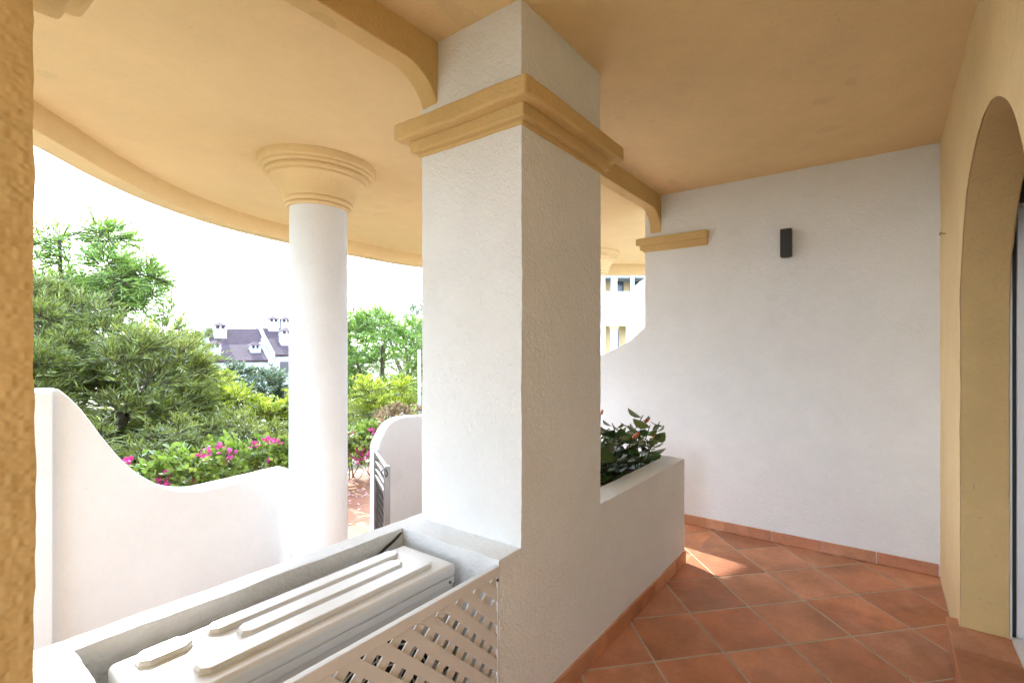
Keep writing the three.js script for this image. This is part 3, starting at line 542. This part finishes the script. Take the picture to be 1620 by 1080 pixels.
{ // bougainvillea hedge along the outside of the path
  const r = rngOf(120), h = thing('bougainvillea_hedge', 'low bougainvillea hedge with pink flowers along the garden path', 'hedge', [-5.25, -.15, -3.1]);
  const cl = []; for (let z = 2.6; z > -2.6; z -= .10) for (let k = 0; k < 4; k++) cl.push({ p: V((r() - .5) * .5 - .02, .07 + .47 * Math.sqrt(r()) + n3(z * 1.3, 2, 0) * .07, z + (r() - .5) * .2), r: .17 * (.7 + .6 * r()), n: 15 });
  sprays(h, 121, cl, { geo: broad, mat: greens, palette: [[.20, .32, .04], [.27, .40, .05], [.32, .42, .07], [.13, .20, .03]], leaves: 7, size: .95, twig: .003, up: .35, name: 'foliage' });
  const fl = []; for (let k = 0; k < 90; k++) { const z = 2.4 - 4.8 * r(); fl.push({ p: V(.08 + .2 * r(), .26 + .40 * r(), z), r: .045, n: 6 }); }
  sprays(h, 122, fl, { geo: leafGeo(.03, .026, .3, .2), mat: leafMat(1, 1, 1, .35, .7), palette: [[.62, .05, .28], [.70, .10, .38], [.55, .03, .22]], leaves: 4, size: 1, twig: .0015, up: .3, name: 'flowers' });
  const st = []; for (let k = 0; k < 150; k++) { const z = 2.5 - 5 * r(), x = (r() - .5) * .4; st.push(plain(tube([[x, 0, z], [x + (r() - .3) * .2, .15, z + (r() - .5) * .2], [x + (r() - .3) * .35, .32 + .1 * r(), z + (r() - .5) * .5]], .004 + .005 * r(), 5, 4))); }
  const s = mesh('stems', mergeGeometries(st), std({ color: lin(.16, .10, .095), roughness: 1 }), h); s.userData.kind = 'stuff';
  const pet = []; const q = new THREE.Matrix4(); for (let k = 0; k < 260; k++) { basis(V(r() - .5, .12 * (r() - .5), r() - .5), r() * .4, q); q.setPosition(.42 + 1.0 * r() * r(), .006, -.9 + 2.2 * r()); pet.push(q.clone()); }
  const im = new THREE.InstancedMesh(leafGeo(.035, .03, .35, .2), leafMat(.78, .55, .58, .3, .8), pet.length); pet.forEach((m, i) => im.setMatrixAt(i, m)); im.name = numbered('dapple_petals'); im.position.set(-5.25, -.15, -3.1); im.castShadow = im.receiveShadow = true; scene.add(im);  // pale petals scattered to stand in for sun dapples on the paving
  tag(im, 'pale petals in place of sun dapples on the red paving by the gate', 'petals', null, 'stuff');
  // dry trimmings behind the gate wall
  const d = thing('dry_hedge', 'dry brown hedge tops just above the rounded gate wall', 'hedge', [-4.1, 0, -3.15]);
  const dc = []; for (let z = .25; z > -.6; z -= .07) dc.push({ p: V((r() - .5) * .3, .72 + .05 * r(), z), r: .1, n: 12 });
  sprays(d, 131, dc, { geo: broad, mat: greens, palette: [[.30, .22, .12], [.36, .28, .15], [.22, .17, .08]], leaves: 5, size: .8, twig: .003, name: 'foliage' });
}
{ // potted hibiscus in the planter: every leaf a part
  const t = thing('hibiscus_plant', 'dark glossy hibiscus with salmon buds in the white planter', 'plant', [-1.40, .59, -2.55]);
  const r = rngOf(140), g = [leafGeo(.10, .068, .25, .25), leafGeo(.085, .060, .3, .35), leafGeo(.065, .042, .35, .15)];
  const mats = [[.055, .12, .03], [.075, .16, .035], [.04, .085, .025], [.12, .19, .05]].map((c) => new THREE.MeshPhysicalMaterial({ color: lin(...c), roughness: .34, transmission: .12, thickness: 0, side: THREE.DoubleSide, clearcoat: .3, clearcoatRoughness: .25 }));
  const bud = new THREE.LatheGeometry([[0, 0], [.009, .006], [.013, .02], [.012, .036], [.006, .052], [0, .058]].map(([a, b]) => new THREE.Vector2(a, b)), 10);
  const budM = std({ color: lin(.62, .20, .10), roughness: .6 }), budY = std({ color: lin(.60, .30, .07), roughness: .6 }), m = new THREE.Matrix4();
  let nl = 0;
  for (let k = 0; k < 30; k++) {
    const z0 = .30 - .80 * r(), x0 = (r() - .5) * .22, hgt = .16 + .24 * r(), lx = (r() - .4) * .26, lz = (r() - .62) * .36;
    const c = new THREE.CatmullRomCurve3([V(x0, 0, z0), V(x0 + lx * .3, hgt * .55, z0 + lz * .3), V(x0 + lx, hgt, z0 + lz)]);
    mesh('stem', new THREE.TubeGeometry(c, 8, .0035, 5), M.bark, t);
    for (let j = 0; j < 10; j++) {
      const u = .22 + .78 * (j + r() * .5) / 10, p = c.getPoint(Math.min(1, u)), a = j * 2.4 + r(), d = V(Math.cos(a), .15 + .5 * (u - .5) - .25 * r(), Math.sin(a));
      basis(d, Math.PI + (r() - .5) * .9, m); const o = mesh('leaf', g[Math.floor(r() * 3)], mats[Math.floor(r() * 4)], t); const s = .8 + .45 * r(); m.scale(V(s, s, s)); m.setPosition(p); o.matrixAutoUpdate = false; o.matrix.copy(m); nl++;
    }
  }
  for (const [x, y, z, dx, dz, mm, s] of [[.06, .33, -.45, .5, -.7, budM, 1], [.10, .27, -.18, .6, -.5, budM, 1.1], [.10, .21, -.5, .1, -.2, budY, .7], [-.05, .42, -.05, .3, .1, budM, .7]]) {
    const st = mesh('bud_stalk', tube([[x - dx * .05, y - .12, z - dz * .05], [x, y, z]], .002, 5, 5), M.bark, t);
    const o = mesh('bud', bud, mm, t); o.position.set(x, y, z); o.quaternion.setFromUnitVectors(V(0, 1, 0), V(dx, .6, dz).normalize()); o.scale.setScalar(s);
  }
}
tag(mesh('pole', new THREE.CylinderGeometry(.028, .03, 2.4, 14).translate(-6.815, .2, -5.644), M.pole), 'thin pale blue metal pole beside the left edge of the white pillar', 'pole');

// ---------------------------------------------------------------- distant houses with dark roofs and chimneys
function chimney(parent, x, y0, y1, z, w) {
  const g = [plain(bx(x - w / 2, x + w / 2, y0, y1 - .75, z - w / 2, z + w / 2)), plain(bx(x - w * .56, x + w * .56, y1 - .78, y1 - .7, z - w * .56, z + w * .56))];
  for (const [a, b] of [[-1, -1], [1, -1], [-1, 1], [1, 1], [0, 1], [0, -1], [1, 0], [-1, 0]]) g.push(plain(bx(x + a * w * .43 - w * .07, x + a * w * .43 + w * .07, y1 - .7, y1 - .3, z + b * w * .43 - w * .07, z + b * w * .43 + w * .07)));
  const c = mesh('chimney', boxUV(mergeGeometries(g)), M.houseWhite, parent);
  mesh('dark_core', bx(x - w * .3, x + w * .3, y1 - .7, y1 - .32, z - w * .3, z + w * .3), M.houseTrim, c);  // dark block added as the shade inside the chimney openings
  mesh('chimney_cap', boxUV(new THREE.ConeGeometry(w * .92, .5, 4).rotateY(Math.PI / 4).translate(x, y1 - .06, z)), M.roof, c);
}
function house(label, pos, turn, W, D, eave, ridge, base, ch, wins) {
  const h = thing('white_house', label, 'house', pos, turn, 'white houses on the far slope'), t = .35;
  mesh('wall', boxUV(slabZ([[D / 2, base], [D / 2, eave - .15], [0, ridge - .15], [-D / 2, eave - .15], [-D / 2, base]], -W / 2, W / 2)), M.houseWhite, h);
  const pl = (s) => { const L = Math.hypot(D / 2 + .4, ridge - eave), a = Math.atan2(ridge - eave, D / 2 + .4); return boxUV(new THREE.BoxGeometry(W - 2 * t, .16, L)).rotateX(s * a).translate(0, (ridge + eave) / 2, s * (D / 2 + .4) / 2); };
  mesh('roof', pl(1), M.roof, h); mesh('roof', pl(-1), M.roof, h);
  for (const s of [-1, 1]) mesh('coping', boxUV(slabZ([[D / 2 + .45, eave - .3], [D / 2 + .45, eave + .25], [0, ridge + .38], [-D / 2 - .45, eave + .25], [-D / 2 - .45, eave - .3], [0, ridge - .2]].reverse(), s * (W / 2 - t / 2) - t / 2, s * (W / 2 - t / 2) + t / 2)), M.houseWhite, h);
  for (const [x, y1, z, w] of ch) chimney(h, x, eave, y1, z, w);
  for (const [x, y, w, hh] of wins) { const f = mesh('window', bx(x - w / 2 - .08, x + w / 2 + .08, y - hh / 2 - .08, y + hh / 2 + .08, D / 2 - .02, D / 2 + .06), M.houseTrim, h); mesh('pane', bx(x - w / 2, x + w / 2, y - hh / 2, y + hh / 2, D / 2 + .05, D / 2 + .075), M.housePane, f); mesh('sill', bx(x - w / 2 - .15, x + w / 2 + .15, y - hh / 2 - .16, y - hh / 2 - .08, D / 2, D / 2 + .14), M.houseWhite, f); }
  return h;
}
{
  const yaw = 34.226 * Math.PI / 180, F = V(-Math.sin(yaw), 0, -Math.cos(yaw)), R = V(Math.cos(yaw), 0, -Math.sin(yaw));
  const place = (right, ahead) => F.clone().multiplyScalar(ahead).addScaledVector(R, right);
  const turn = yaw + .75;   // fronts look to the right of the terrace
  const row = [[-43.6, 56, 'lowest white house, left of the row, with a dark tiled roof', 3.2, 1.2], [-41.4, 61, 'white house with one stout chimney, leftmost of the upper row', 4.8, 2.4], [-38.4, 66, 'white house with a twin chimney in the middle of the upper row', 5.0, 2.6], [-35.2, 70, 'rightmost white house of the row, next to the column', 4.9, 2.5], [-38.8, 57, 'low white house in front of the row, right of the lowest one', 2.7, .9], [-34.5, 62, 'low white house directly left of the round column', 3.5, 1.5], [-46.5, 66, 'white house half hidden by the acacia at the left end of the row', 4.6, 2.2]];
  row.forEach(([rt, ah, label, ridge0, eave0], i) => {
    const ridge = ridge0 - .9, eave = eave0 - .9;
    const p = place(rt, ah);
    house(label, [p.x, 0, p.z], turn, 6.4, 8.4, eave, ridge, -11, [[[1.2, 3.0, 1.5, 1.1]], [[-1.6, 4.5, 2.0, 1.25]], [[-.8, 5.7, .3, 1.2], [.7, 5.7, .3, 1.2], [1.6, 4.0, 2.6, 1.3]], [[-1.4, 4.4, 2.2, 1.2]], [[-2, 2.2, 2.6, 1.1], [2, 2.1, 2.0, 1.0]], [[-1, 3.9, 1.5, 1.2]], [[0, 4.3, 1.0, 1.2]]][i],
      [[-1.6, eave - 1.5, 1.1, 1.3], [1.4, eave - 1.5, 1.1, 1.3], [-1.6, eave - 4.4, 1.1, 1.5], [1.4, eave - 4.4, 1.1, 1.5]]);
  });
  // apartment block seen past the back wall
  const c = place(3.9, 31), b = thing('apartment_building', 'pale apartment building with balconies, seen between the pillar and the back wall', 'building', [c.x, 0, c.z], yaw);
  const s = 31 / 760, X = (px) => (px - 985) * s + .12, Y = (py) => 1.42 + (551 - py) * s;
  mesh('wall', boxUV(bx(-9, 9, -4, 9, -6, -2.2)), M.ochreSmooth, b);
  for (const [y0, y1] of [[461, 511], [388, 432]]) mesh('balcony_parapet', boxUV(rb(-9, 9, Y(y1), Y(y0), -.2, .12, .05)), M.houseWhite, b);
  for (const y of [461, 388, 530]) mesh('balcony_floor', boxUV(bx(-9, 9, Y(y + 50) - .02, Y(y + 50) + .2, -2.25, -.2)), M.houseWhite, b);
  for (const [x, w] of [[975, 10], [1004, 6], [940, 10], [1040, 10]]) mesh('pier', boxUV(rb(X(x - w / 2), X(x + w / 2), Y(461.5), Y(431), -.18, .1, .03)), M.houseWhite, b);
  for (const x of [975, 1030, 925]) { const k = mesh('column', new THREE.CylinderGeometry(.24, .24, Y(516) - Y(600), 20).translate(X(x), (Y(516) + Y(600)) / 2, -.05), M.houseWhite, b); mesh('column_capital', new THREE.CylinderGeometry(.36, .26, .22, 20).translate(X(x), Y(516) - .11, -.05), M.ochreSmooth, k); }
  mesh('cornice', boxUV(rb(-9, 9, Y(516), Y(511.5), -.3, .22, .03)), M.ochreSmooth, b);
  for (const [x0, x1, y0, y1] of [[982, 998, 437, 470], [1008, 1024, 437, 470], [954, 962, 448, 470], [982, 990, 522, 600], [958, 967, 520, 600]]) { const f = mesh('window', bx(X(x0), X(x1), Y(y1), Y(y0), -2.22, -2.1), M.houseWhite, b); const mid = (x0 + x1) / 2; for (const [p, q] of [[x0 + 1, mid - .5], [mid + .5, x1 - 1]]) mesh('pane', bx(X(p), X(q), Y(y1 - 1), Y(y0 + 1), -2.12, -2.08), M.housePane, f); }
}

renderer.render(scene, camera);
